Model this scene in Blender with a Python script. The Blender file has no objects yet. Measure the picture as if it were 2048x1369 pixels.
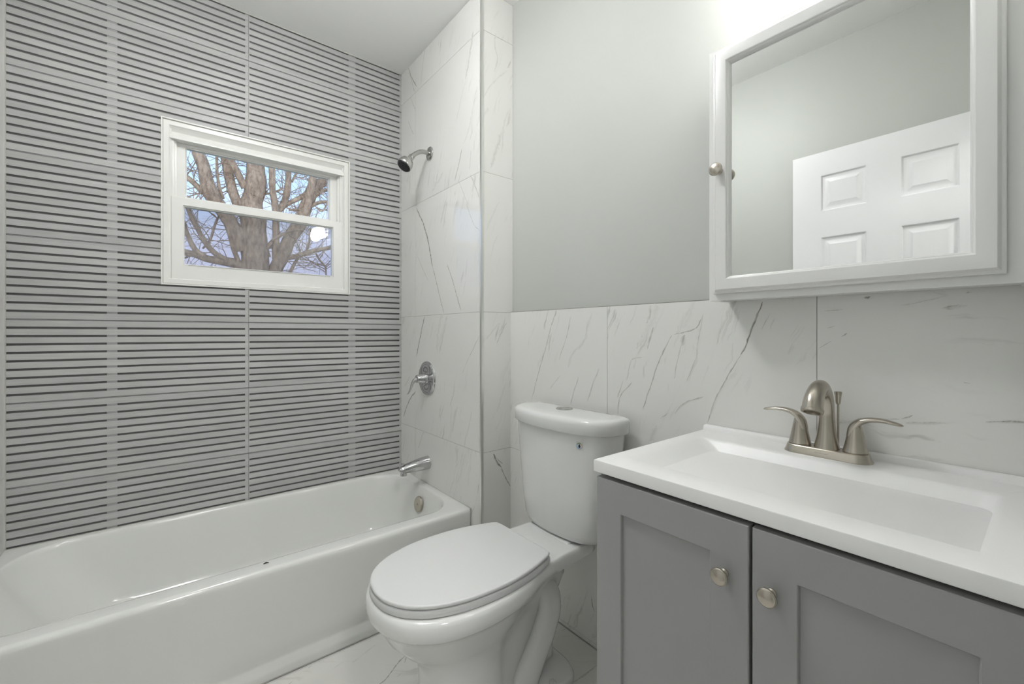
import bpy, bmesh, math, random
from mathutils import Vector, Matrix, noise
random.seed(7)
PI = math.pi
scene = bpy.context.scene
COL = scene.collection

# ------------------------------------------------------------------ camera, world, exposure
cam_d = bpy.data.cameras.new('camera'); cam = bpy.data.objects.new('camera', cam_d); COL.objects.link(cam)
cam.location = (0.0, 0.0, 1.137)
cam.rotation_euler = (PI/2, 0, -math.radians(38.66))
cam_d.sensor_width = 36.0
cam_d.lens = 865.0/2048.0*36.0
cam_d.shift_y = -17.0/2048.0
cam_d.clip_start = 0.01
cam_d.clip_end = 200
scene.camera = cam
scene.view_settings.view_transform = 'Standard'
scene.view_settings.look = 'None'
scene.view_settings.gamma = 1.0
scene.view_settings.use_curve_mapping = False
scene.view_settings.exposure = 0.6

world = bpy.data.worlds.new('sky'); scene.world = world; world.use_nodes = True
wn = world.node_tree.nodes; wl = world.node_tree.links
bg = wn['Background']
tc = wn.new('ShaderNodeTexCoord'); sx = wn.new('ShaderNodeSeparateXYZ'); wl.new(tc.outputs['Generated'], sx.inputs[0])
cr = wn.new('ShaderNodeValToRGB'); wl.new(sx.outputs['Z'], cr.inputs[0])
cr.color_ramp.elements[0].position = 0.0; cr.color_ramp.elements[0].color = (0.56, 0.56, 0.74, 1)
cr.color_ramp.elements[1].position = 0.6; cr.color_ramp.elements[1].color = (0.30, 0.50, 0.86, 1)
e = cr.color_ramp.elements.new(0.16); e.color = (0.52, 0.57, 0.80, 1)
e = cr.color_ramp.elements.new(0.30); e.color = (0.40, 0.58, 0.88, 1)
cn = wn.new('ShaderNodeTexNoise'); wl.new(tc.outputs['Generated'], cn.inputs['Vector']); cn.inputs['Scale'].default_value = 6; cn.inputs['Detail'].default_value = 4
cr2 = wn.new('ShaderNodeValToRGB'); wl.new(cn.outputs['Fac'], cr2.inputs[0]); cr2.color_ramp.elements[0].position = .45; cr2.color_ramp.elements[1].position = .75
cr2.color_ramp.elements[1].color = (.5, .5, .5, 1)
mx = wn.new('ShaderNodeMixRGB'); wl.new(cr2.outputs[0], mx.inputs[0]); wl.new(cr.outputs[0], mx.inputs[1]); mx.inputs[2].default_value = (.72, .76, .86, 1)
wl.new(mx.outputs[0], bg.inputs['Color']); bg.inputs['Strength'].default_value = 1.25

sun_d = bpy.data.lights.new('sun', 'SUN'); sun = bpy.data.objects.new('sun', sun_d); COL.objects.link(sun)
sun_d.energy = .9; sun_d.angle = math.radians(12); sun_d.color = (1, .88, .75)
sun.rotation_euler = (math.radians(58), 0, math.radians(-25)); sun.location = (0, -4, 9)

# the lamp over the vanity and two added fill lamps (hall, ceiling) are emissive globes built further down
VANITY_LIGHT = 28.0
CEILING_FILL = 29.0
HALL_FILL = 52.0

# ------------------------------------------------------------------ key dimensions
XW, XS, XV, XP = -0.45, 1.05, 1.208, 1.221      # west wall, shower wall, wainscot face, painted wall
YS, YO, YT, YN = -0.02, 1.5205, 1.598, 2.322    # south wall, end of shower wall, tub front, window wall
CEIL = 2.615

# ------------------------------------------------------------------ helpers
def tag(o, label=None, cat=None, group=None, kind=None):
    if label: o['label'] = label
    if cat: o['category'] = cat
    if group: o['group'] = group
    if kind: o['kind'] = kind
    return o
def thing(name, loc, label=None, cat=None, group=None, kind=None):
    o = bpy.data.objects.new(name, None); COL.objects.link(o); o.location = loc
    o.empty_display_size = 0.05
    return tag(o, label, cat, group, kind)
def origin(p):
    v = Vector((0, 0, 0))
    while p is not None: v += Vector(p.location); p = p.parent
    return v
def obj(name, bm, mats, parent=None, smooth=35, loc=None, recalc=True):
    """link bm (built in world coordinates) as ONE mesh object"""
    if recalc: bmesh.ops.recalc_face_normals(bm, faces=bm.faces)
    o_w = Vector(loc) if loc is not None else (origin(parent) if parent else Vector((0, 0, 0)))
    bmesh.ops.translate(bm, verts=bm.verts, vec=-o_w)
    me = bpy.data.meshes.new(name); bm.to_mesh(me); bm.free()
    for m in (mats if isinstance(mats, (list, tuple)) else [mats]): me.materials.append(m)
    if smooth:
        me.shade_smooth(); me.set_sharp_from_angle(angle=math.radians(smooth))
    o = bpy.data.objects.new(name, me); COL.objects.link(o)
    if parent: o.parent = parent; o.location = o_w - origin(parent)
    else: o.location = o_w
    return o
def box(bm, x0, x1, y0, y1, z0, z1, mi=0, bevel=0, seg=2):
    vs = [bm.verts.new((x, y, z)) for x in (x0, x1) for y in (y0, y1) for z in (z0, z1)]
    fs = []
    for q in ((0,1,3,2),(4,6,7,5),(0,4,5,1),(2,3,7,6),(0,2,6,4),(1,5,7,3)):
        f = bm.faces.new([vs[i] for i in q]); f.material_index = mi; fs.append(f)
    if bevel:
        es = list({e for f in fs for e in f.edges})
        r = bmesh.ops.bevel(bm, geom=es, offset=bevel, segments=seg, affect='EDGES', profile=.5)
        for f in r['faces']: f.material_index = mi
    return fs
def bridge(bm, rings, mi=0, cap0=False, cap1=False, closed=True):
    """rings: lists of co-ordinates with equal counts"""
    R = [[bm.verts.new(p) for p in r] for r in rings]
    n = len(R[0])
    for a, b in zip(R, R[1:]):
        for i in range(n if closed else n-1):
            j = (i+1) % n
            try: f = bm.faces.new((a[i], a[j], b[j], b[i])); f.material_index = mi
            except ValueError: pass
    if cap0: f = bm.faces.new(R[0]); f.material_index = mi
    if cap1: f = bm.faces.new(list(reversed(R[-1]))); f.material_index = mi
    return R
def rring(x0, x1, y0, y1, radii, z, nc=10, ns=14):
    """rounded rectangle; radii for corners (x1,y0)(x1,y1)(x0,y1)(x0,y0)"""
    if not isinstance(radii, (list, tuple)): radii = [radii]*4
    C = [(x1, y0, -1, 1, -90), (x1, y1, -1, -1, 0), (x0, y1, 1, -1, 90), (x0, y0, 1, 1, 180)]
    arcs = []
    for (cx, cy, sx_, sy_, a0), r in zip(C, radii):
        px, py = cx+sx_*r, cy+sy_*r
        arcs.append([(px+r*math.cos(math.radians(a0+90*i/nc)), py+r*math.sin(math.radians(a0+90*i/nc))) for i in range(nc+1)])
    pts = []
    for k in range(4):
        a = arcs[k]; b = arcs[(k+1) % 4]
        pts += a
        for i in range(1, ns): t = i/ns; pts.append((a[-1][0]*(1-t)+b[0][0]*t, a[-1][1]*(1-t)+b[0][1]*t))
    return [Vector((x, y, z)) for x, y in pts]
def catmull(P, n=8):
    P = [Vector(p) for p in P]; out = []
    for i in range(len(P)-1):
        p0 = P[i-1] if i else P[0]*2-P[1]; p1 = P[i]; p2 = P[i+1]; p3 = P[i+2] if i+2 < len(P) else P[-1]*2-P[-2]
        for k in range(n):
            t = k/n
            out.append(.5*((2*p1)+(p2-p0)*t+(2*p0-5*p1+4*p2-p3)*t*t+(3*p1-p0-3*p2+p3)*t**3))
    out.append(P[-1].copy()); return out
def resample(P, n):
    L = [0]
    for a, b in zip(P, P[1:]): L.append(L[-1]+(b-a).length)
    out = []; j = 0
    for i in range(n):
        s = L[-1]*i/(n-1)
        while j < len(P)-2 and L[j+1] < s: j += 1
        d = L[j+1]-L[j]; t = (s-L[j])/d if d else 0
        out.append(P[j].lerp(P[j+1], min(max(t, 0), 1)))
    return out
def half_ring(ctrl, cy, z, n=34):
    """half outline (x, y from the centre line) -> closed symmetric ring"""
    h = resample(catmull([(x, y, 0) for x, y in ctrl], 8), n)
    r = [Vector((p.x, cy+max(p.y, 0), z)) for p in h]
    r += [Vector((p.x, cy-max(p.y, 0), z)) for p in reversed(h[1:-1])]
    return r
def sweep(bm, pts, radii, n=16, caps=True, mi=0, ups=None, sub=0, power=2.0):
    """tube through pts; radii are r or (r_side, r_up)"""
    radii = [(r, r) if not isinstance(r, (tuple, list)) else r for r in radii]
    if sub:
        R = catmull([(a, b, 0) for a, b in radii], sub); P = catmull(pts, sub)
        radii = [(max(r.x, 1e-5), max(r.y, 1e-5)) for r in R]
    else: P = [Vector(p) for p in pts]
    up = Vector(ups) if ups is not None else None
    rings = []; prev = None
    for i, p in enumerate(P):
        t = (P[min(i+1, len(P)-1)]-P[max(i-1, 0)]).normalized()
        if up is not None: s = t.cross(up)
        elif prev is not None: s = prev-t*prev.dot(t)
        else: s = t.cross(Vector((0, 0, 1)) if abs(t.z) < .9 else Vector((1, 0, 0)))
        s.normalize(); prev = s; u = s.cross(t).normalized()
        a, b = radii[i]; ring = []
        for k in range(n):
            th = 2*PI*k/n; c, d = math.cos(th), math.sin(th)
            if power != 2.0:
                c = math.copysign(abs(c)**(2/power), c); d = math.copysign(abs(d)**(2/power), d)
            ring.append(p+s*(a*c)+u*(b*d))
        rings.append(ring)
    bridge(bm, rings, mi, caps, caps)
def lathe(bm, prof, base, axis=(0, 0, 1), n=32, mi=0, cap0=True, cap1=True):
    """prof: (radius, height along axis)"""
    base = Vector(base); ax = Vector(axis).normalized()
    s = ax.cross(Vector((0, 0, 1)) if abs(ax.z) < .9 else Vector((1, 0, 0))).normalized(); u = ax.cross(s)
    rings = [[base+ax*h+(s*math.cos(2*PI*k/n)+u*math.sin(2*PI*k/n))*max(r, 1e-5) for k in range(n)] for r, h in prof]
    bridge(bm, rings, mi, cap0, cap1)
def frame_loft(bm, P, u0, u1, v0, v1, prof, mi=0, cap=True):
    """mitred rectangular profile: prof = (inset, height); P(u, v, h) -> point"""
    rings = []
    for w, h in prof:
        rings.append([P(u0+w, v0+w, h), P(u1-w, v0+w, h), P(u1-w, v1-w, h), P(u0+w, v1-w, h)])
    bridge(bm, rings, mi, False, cap)
def rect_minus(r, hole):
    u0, u1, v0, v1 = r; a0, a1, b0, b1 = hole
    if u1 <= a0 or u0 >= a1 or v1 <= b0 or v0 >= b1: return [r]
    out = []
    if u0 < a0: out.append((u0, a0, v0, v1))
    if u1 > a1: out.append((a1, u1, v0, v1))
    m0, m1 = max(u0, a0), min(u1, a1)
    if v0 < b0: out.append((m0, m1, v0, b0))
    if v1 > b1: out.append((m0, m1, b1, v1))
    return out

# ------------------------------------------------------------------ materials
def new_mat(name):
    m = bpy.data.materials.new(name); m.use_nodes = True
    nt = m.node_tree; return m, nt, nt.nodes, nt.links, nt.nodes['Principled BSDF']
def simple(name, col, rough=.5, metal=0.0, coat=0.0, bump=0.0, bscale=200, var=0.0, spec=None, emit=None, es=0):
    m, nt, N, L, b = new_mat(name)
    b.inputs['Base Color'].default_value = (*col, 1); b.inputs['Roughness'].default_value = rough
    b.inputs['Metallic'].default_value = metal; b.inputs['Coat Weight'].default_value = coat; b.inputs['Coat Roughness'].default_value = .04
    if spec is not None: b.inputs['Specular IOR Level'].default_value = spec
    t = N.new('ShaderNodeTexCoord')
    n = N.new('ShaderNodeTexNoise'); L.new(t.outputs['Object'], n.inputs['Vector']); n.inputs['Scale'].default_value = bscale; n.inputs['Detail'].default_value = 3
    if var:
        r = N.new('ShaderNodeMixRGB'); r.inputs[1].default_value = (*[c*(1-var) for c in col], 1); r.inputs[2].default_value = (*[min(c*(1+var), 1) for c in col], 1)
        L.new(n.outputs['Fac'], r.inputs[0]); L.new(r.outputs[0], b.inputs['Base Color'])
    if bump:
        bp = N.new('ShaderNodeBump'); bp.inputs['Strength'].default_value = bump; bp.inputs['Distance'].default_value = .001
        L.new(n.outputs['Fac'], bp.inputs['Height']); L.new(bp.outputs[0], b.inputs['Normal'])
    if emit: b.inputs['Emission Color'].default_value = (*emit, 1); b.inputs['Emission Strength'].default_value = es
    return m
M = {}
M['paint'] = simple('wall_paint', (.53, .545, .515), .55, bump=.08, bscale=350)
M['ceiling'] = simple('ceiling_paint', (.91, .915, .90), .6, bump=.05, bscale=350)
M['porcelain'] = simple('porcelain', (.78, .785, .77), .08, coat=.3)
M['enamel'] = simple('tub_enamel', (.76, .765, .74), .10, coat=.3)
M['plastic'] = simple('seat_plastic', (.70, .705, .70), .28)
M['solid_top'] = simple('cultured_marble', (.90, .895, .885), .33)
M['white'] = simple('white_lacquer', (.82, .82, .81), .28)
M['vinyl'] = simple('white_vinyl', (.83, .83, .80), .3)
M['door_paint'] = simple('door_paint', (.85, .85, .86), .35)
M['grey'] = simple('grey_cabinet_paint', (.37, .37, .37), .42, bump=.03, bscale=400)
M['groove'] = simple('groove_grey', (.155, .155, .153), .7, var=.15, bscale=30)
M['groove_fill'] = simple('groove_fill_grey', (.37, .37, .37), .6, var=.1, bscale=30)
M['grout'] = simple('grey_grout', (.33, .32, .30), .85)
M['caulk'] = simple('white_caulk', (.55, .55, .52), .5)
M['chrome'] = simple('chrome', (.60, .60, .61), .09, metal=1)
M['brushed_chrome'] = simple('brushed_chrome', (.50, .50, .48), .24, metal=1)
M['nickel'] = simple('brushed_nickel', (.50, .46, .40), .27, metal=1)
M['steel_trim'] = simple('polished_trim', (.80, .81, .79), .32, metal=1)
M['mirror'] = simple('mirror_silver', (.82, .83, .82), .0, metal=1)
M['rubber'] = simple('black_nozzle_rubber', (.012, .013, .014), .45)
M['globe'] = simple('frosted_lamp_glass', (.9, .9, .9), .4, emit=(1.0, .98, .96), es=VANITY_LIGHT)
M['hall_fill'] = simple('hall_fill_glass', (.9, .9, .9), .4, emit=(1.0, .99, .98), es=HALL_FILL)
M['ceiling_fill'] = simple('ceiling_fill_glass', (.9, .9, .9), .4, emit=(.98, .99, 1.0), es=CEILING_FILL)
M['lawn'] = simple('winter_lawn', (.12, .13, .06), .9, var=.4, bscale=3)

def marble(name, base=(.81, .805, .78), angle=-70, seed=0.0, rough=.10, streak=.45):
    m, nt, N, L, b = new_mat(name)
    uv = N.new('ShaderNodeUVMap'); uv.uv_map = 'UVMap'
    at = N.new('ShaderNodeAttribute'); at.attribute_name = 'tile'
    ma = N.new('ShaderNodeVectorMath'); ma.operation = 'MULTIPLY_ADD'; L.new(at.outputs['Fac'], ma.inputs[0]); ma.inputs[1].default_value = (17.3, 9.1, 5.7); L.new(uv.outputs[0], ma.inputs[2])
    mp = N.new('ShaderNodeMapping'); mp.inputs['Rotation'].default_value = (0, 0, math.radians(angle)); mp.inputs['Location'].default_value = (seed, seed*2, 0)
    L.new(ma.outputs[0], mp.inputs['Vector'])
    st = N.new('ShaderNodeMapping'); st.inputs['Scale'].default_value = (7, 52, 1); L.new(mp.outputs[0], st.inputs['Vector'])
    wv = N.new('ShaderNodeTexNoise'); L.new(mp.outputs[0], wv.inputs['Vector']); wv.inputs['Scale'].default_value = 9; wv.inputs['Detail'].default_value = 3
    ad = N.new('ShaderNodeVectorMath'); ad.operation = 'MULTIPLY_ADD'; L.new(wv.outputs['Color'], ad.inputs[0]); ad.inputs[1].default_value = (1.0, 3.2, 0); L.new(st.outputs[0], ad.inputs[2])
    n1 = N.new('ShaderNodeTexNoise'); L.new(ad.outputs[0], n1.inputs['Vector']); n1.inputs['Scale'].default_value = 1; n1.inputs['Detail'].default_value = 4; n1.inputs['Roughness'].default_value = .55
    r1 = N.new('ShaderNodeValToRGB'); L.new(n1.outputs['Fac'], r1.inputs[0])
    r1.color_ramp.elements[0].position = .57; r1.color_ramp.elements[0].color = (0, 0, 0, 1); r1.color_ramp.elements[1].position = .72; r1.color_ramp.elements[1].color = (1, 1, 1, 1)
    mk = N.new('ShaderNodeTexNoise'); L.new(mp.outputs[0], mk.inputs['Vector']); mk.inputs['Scale'].default_value = 3.3; mk.inputs['Detail'].default_value = 2
    r2 = N.new('ShaderNodeValToRGB'); L.new(mk.outputs['Fac'], r2.inputs[0]); r2.color_ramp.elements[0].position = .47; r2.color_ramp.elements[1].position = .64
    mul = N.new('ShaderNodeMath'); mul.operation = 'MULTIPLY'; L.new(r1.outputs[0], mul.inputs[0]); L.new(r2.outputs[0], mul.inputs[1])
    mu2 = N.new('ShaderNodeMath'); mu2.operation = 'MULTIPLY'; L.new(mul.outputs[0], mu2.inputs[0]); mu2.inputs[1].default_value = streak
    # drawn veins, broken up by fine noise
    va = N.new('ShaderNodeAttribute'); va.attribute_name = 'vein'
    vn = N.new('ShaderNodeTexNoise'); L.new(st.outputs[0], vn.inputs['Vector']); vn.inputs['Scale'].default_value = 4.5; vn.inputs['Detail'].default_value = 4
    vr = N.new('ShaderNodeMapRange'); L.new(vn.outputs['Fac'], vr.inputs[0]); vr.inputs[1].default_value = .36; vr.inputs[2].default_value = .62; vr.inputs[3].default_value = .45; vr.inputs[4].default_value = 1.0
    vm = N.new('ShaderNodeMath'); vm.operation = 'MULTIPLY'; vm.use_clamp = True; L.new(va.outputs['Fac'], vm.inputs[0]); L.new(vr.outputs[0], vm.inputs[1])
    mxx = N.new('ShaderNodeMath'); mxx.operation = 'MAXIMUM'; mxx.use_clamp = True; L.new(vm.outputs[0], mxx.inputs[0]); L.new(mu2.outputs[0], mxx.inputs[1])
    cl = N.new('ShaderNodeTexNoise'); L.new(mp.outputs[0], cl.inputs['Vector']); cl.inputs['Scale'].default_value = 4; cl.inputs['Detail'].default_value = 3
    c0 = N.new('ShaderNodeMixRGB'); L.new(cl.outputs['Fac'], c0.inputs[0]); c0.inputs[1].default_value = (*[c*.97 for c in base], 1); c0.inputs[2].default_value = (*[min(c*1.03, 1) for c in base], 1)
    c1 = N.new('ShaderNodeMixRGB'); L.new(mxx.outputs[0], c1.inputs[0]); L.new(c0.outputs[0], c1.inputs[1]); c1.inputs[2].default_value = (.20, .185, .155, 1)
    L.new(c1.outputs[0], b.inputs['Base Color'])
    b.inputs['Roughness'].default_value = rough; b.inputs['IOR'].default_value = 1.6
    return m
M['marble'] = marble('veined_marble_tile', angle=-110, rough=.02, streak=.32)
M['marble_c'] = marble('veined_marble_return', angle=-68, seed=5.2, rough=.06)
M['marble_h'] = marble('veined_marble_level', angle=-8, seed=7.3)
M['marble_v'] = marble('veined_marble_wainscot', angle=-110, seed=3.1, rough=.12)
M['marble_f'] = marble('veined_marble_floor', base=(.70, .69, .66), angle=40, seed=1.7, rough=.14)

def wood_tile():
    m, nt, N, L, b = new_mat('grey_wood_look_tile')
    t = N.new('ShaderNodeTexCoord'); g = N.new('ShaderNodeNewGeometry')
    sc = N.new('ShaderNodeVectorMath'); sc.operation = 'MULTIPLY_ADD'; L.new(g.outputs['Random Per Island'], sc.inputs[0]); sc.inputs[1].default_value = (31, 7, 13); L.new(t.outputs['Object'], sc.inputs[2])
    mp = N.new('ShaderNodeMapping'); mp.inputs['Scale'].default_value = (9, 20, 150); L.new(sc.outputs[0], mp.inputs['Vector'])
    n = N.new('ShaderNodeTexNoise'); L.new(mp.outputs[0], n.inputs['Vector']); n.inputs['Scale'].default_value = 1; n.inputs['Detail'].default_value = 5; n.inputs['Roughness'].default_value = .6
    mp2 = N.new('ShaderNodeMapping'); mp2.inputs['Scale'].default_value = (2.2, 2, 12); L.new(t.outputs['Object'], mp2.inputs['Vector'])
    n2 = N.new('ShaderNodeTexNoise'); L.new(mp2.outputs[0], n2.inputs['Vector']); n2.inputs['Scale'].default_value = 1; n2.inputs['Detail'].default_value = 2
    a = N.new('ShaderNodeMath'); a.operation = 'MULTIPLY_ADD'; L.new(n.outputs['Fac'], a.inputs[0]); a.inputs[1].default_value = .6
    b2 = N.new('ShaderNodeMath'); b2.operation = 'MULTIPLY_ADD'; L.new(n2.outputs['Fac'], b2.inputs[0]); b2.inputs[1].default_value = .5
    r3 = N.new('ShaderNodeMath'); r3.operation = 'MULTIPLY'; L.new(g.outputs['Random Per Island'], r3.inputs[0]); r3.inputs[1].default_value = .25
    L.new(r3.outputs[0], b2.inputs[2]); L.new(b2.outputs[0], a.inputs[2])
    r = N.new('ShaderNodeValToRGB'); L.new(a.outputs[0], r.inputs[0])
    r.color_ramp.elements[0].position = .35; r.color_ramp.elements[0].color = (.40, .40, .398, 1)
    r.color_ramp.elements[1].position = 1.0; r.color_ramp.elements[1].color = (.57, .57, .565, 1)
    L.new(r.outputs[0], b.inputs['Base Color']); b.inputs['Roughness'].default_value = .45
    return m
M['wood'] = wood_tile()

def bark():
    m, nt, N, L, b = new_mat('sycamore_bark')
    t = N.new('ShaderNodeTexCoord'); mp = N.new('ShaderNodeMapping'); mp.inputs['Scale'].default_value = (3, 3, 1.2); L.new(t.outputs['Object'], mp.inputs['Vector'])
    n = N.new('ShaderNodeTexNoise'); L.new(mp.outputs[0], n.inputs['Vector']); n.inputs['Scale'].default_value = 5; n.inputs['Detail'].default_value = 8; n.inputs['Roughness'].default_value = .7
    r = N.new('ShaderNodeValToRGB'); L.new(n.outputs['Fac'], r.inputs[0])
    r.color_ramp.elements[0].position = .35; r.color_ramp.elements[0].color = (.22, .155, .10, 1)
    r.color_ramp.elements[1].position = .68; r.color_ramp.elements[1].color = (.60, .47, .32, 1)
    L.new(r.outputs[0], b.inputs['Base Color']); b.inputs['Roughness'].default_value = .9
    bp = N.new('ShaderNodeBump'); bp.inputs['Distance'].default_value = .03; L.new(n.outputs['Fac'], bp.inputs['Height']); L.new(bp.outputs[0], b.inputs['Normal'])
    return m
M['bark'] = bark()

def glass(name, tint=(1, 1, 1)):
    m = bpy.data.materials.new(name); m.use_nodes = True; nt = m.node_tree; N = nt.nodes; L = nt.links
    N.remove(N['Principled BSDF']); out = N['Material Output']
    tr = N.new('ShaderNodeBsdfTransparent'); tr.inputs[0].default_value = (*tint, 1)
    gl = N.new('ShaderNodeBsdfGlossy'); gl.inputs['Roughness'].default_value = .0
    fr = N.new('ShaderNodeFresnel'); fr.inputs[0].default_value = 1.45
    mxs = N.new('ShaderNodeMixShader'); L.new(fr.outputs[0], mxs.inputs[0]); L.new(tr.outputs[0], mxs.inputs[1]); L.new(gl.outputs[0], mxs.inputs[2])
    L.new(mxs.outputs[0], out.inputs['Surface']); return m
M['glass'] = glass('window_glass', (.97, .98, .985))
def screen():
    m = bpy.data.materials.new('insect_screen_mesh'); m.use_nodes = True; nt = m.node_tree; N = nt.nodes; L = nt.links
    b = N['Principled BSDF']; b.inputs['Base Color'].default_value = (.26, .235, .24, 1); b.inputs['Roughness'].default_value = .6
    out = N['Material Output']; tr = N.new('ShaderNodeBsdfTransparent')
    mxs = N.new('ShaderNodeMixShader'); mxs.inputs[0].default_value = .30; L.new(tr.outputs[0], mxs.inputs[1]); L.new(b.outputs[0], mxs.inputs[2]); L.new(mxs.outputs[0], out.inputs['Surface']); return m
M['screen'] = screen()

# ------------------------------------------------------------------ marble veins: (width, strength, [(u, v) in metres on the surface])
VEINS_SHOWER = [
    (0.0058, 0.95, [(2.133, 1.812), (2.04, 1.69), (1.988, 1.582), (1.954, 1.471)]),
    (0.0032, 0.70, [(1.954, 1.471), (1.904, 1.37), (1.841, 1.236)]),
    (0.0038, 0.60, [(1.81, 1.469), (1.751, 1.372), (1.687, 1.241)]),
    (0.0025, 0.35, [(2.123, 1.552), (1.996, 1.402)]),
    (0.0051, 0.85, [(2.04, 1.227), (2.086, 1.122), (2.133, 1.014)]),
    (0.0072, 0.30, [(2.211, 0.9), (2.283, 0.84)]),
    (0.0053, 0.80, [(2.142, 0.827), (2.221, 0.766), (2.294, 0.666)]),
    (0.0021, 0.50, [(1.538, 1.125), (1.613, 1.035)]),
    (0.0022, 0.25, [(1.613, 1.035), (1.673, 0.956)]),
    (0.0021, 0.40, [(1.64, 1.721), (1.581, 1.616), (1.532, 1.579)]),
    (0.0269, 0.22, [(1.848, 1.232), (1.896, 1.163), (1.912, 1.043)]),
    (0.0109, 0.30, [(1.81, 1.223), (1.833, 1.162), (1.888, 1.036)]),
    (0.0064, 0.35, [(2.03, 2.624), (2.059, 2.539), (2.085, 2.446)]),
    (0.0034, 0.90, [(2.233, 2.614), (2.195, 2.545), (2.13, 2.462)]),
    (0.0025, 0.60, [(2.223, 2.593), (2.185, 2.508), (2.157, 2.445)]),
    (0.0095, 0.50, [(1.585, 2.461), (1.612, 2.363), (1.644, 2.276)]),
    (0.0056, 0.25, [(1.644, 2.276), (1.676, 2.221), (1.729, 2.116)]),
    (0.0028, 0.75, [(1.676, 1.977), (1.702, 1.916), (1.739, 1.846)]),
    (0.0047, 0.35, [(1.552, 2.207), (1.594, 2.105), (1.625, 2.035), (1.663, 1.994)]),
    (0.0054, 0.30, [(1.6, 1.945), (1.606, 1.9), (1.612, 1.861)]),
    (0.0183, 0.22, [(1.843, 1.922), (1.919, 1.883), (1.959, 1.847)]),
    (0.0025, 0.40, [(2.204, 2.432), (2.139, 2.334)]),
    (0.0025, 0.50, [(2.233, 2.317), (2.167, 2.216)]),
    (0.0033, 0.45, [(1.606, 1.839), (1.57, 1.782), (1.538, 1.724)]),
    (0.0021, 0.35, [(1.709, 1.847), (1.625, 1.708)]),
    (0.0081, 0.30, [(2.041, 0.634), (2.111, 0.524)]),
    (0.0054, 0.25, [(1.594, 0.793), (1.631, 0.678)]),
    (0.0182, 0.14, [(1.643, 0.593), (1.722, 0.434)]),
    (0.0075, 0.20, [(1.82, 1.203), (1.903, 1.061)]),
    (0.0040, 0.30, [(1.54, 0.491), (1.552, 0.441)]),
    (0.0072, 0.20, [(1.763, 0.798), (1.777, 0.637)]),
]
VEINS_COLUMN = [
    (0.0054, 0.30, [(1.127, 2.452), (1.119, 2.392), (1.134, 2.344), (1.117, 2.277)]),
    (0.0048, 0.55, [(1.215, 2.37), (1.189, 2.322)]),
    (0.0047, 0.25, [(1.185, 2.31), (1.109, 2.227), (1.056, 2.143)]),
    (0.0175, 0.35, [(1.161, 2.036), (1.134, 1.954), (1.1, 1.856)]),
    (0.0068, 0.20, [(1.193, 2.135), (1.167, 2.052), (1.159, 1.934)]),
    (0.0079, 0.20, [(1.084, 2.113), (1.06, 2.066)]),
    (0.0060, 0.85, [(1.113, 0.613), (1.134, 0.572), (1.155, 0.545)]),
    (0.0034, 0.70, [(1.155, 0.545), (1.18, 0.495), (1.208, 0.452)]),
    (0.0034, 0.60, [(1.13, 0.59), (1.163, 0.56)]),
    (0.0053, 0.25, [(1.146, 1.184), (1.072, 1.11)]),
    (0.0041, 0.30, [(1.185, 1.185), (1.13, 1.096)]),
    (0.0054, 0.20, [(1.18, 0.912), (1.13, 0.794)]),
    (0.0070, 0.15, [(1.144, 1.718), (1.075, 1.581)]),
]
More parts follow.
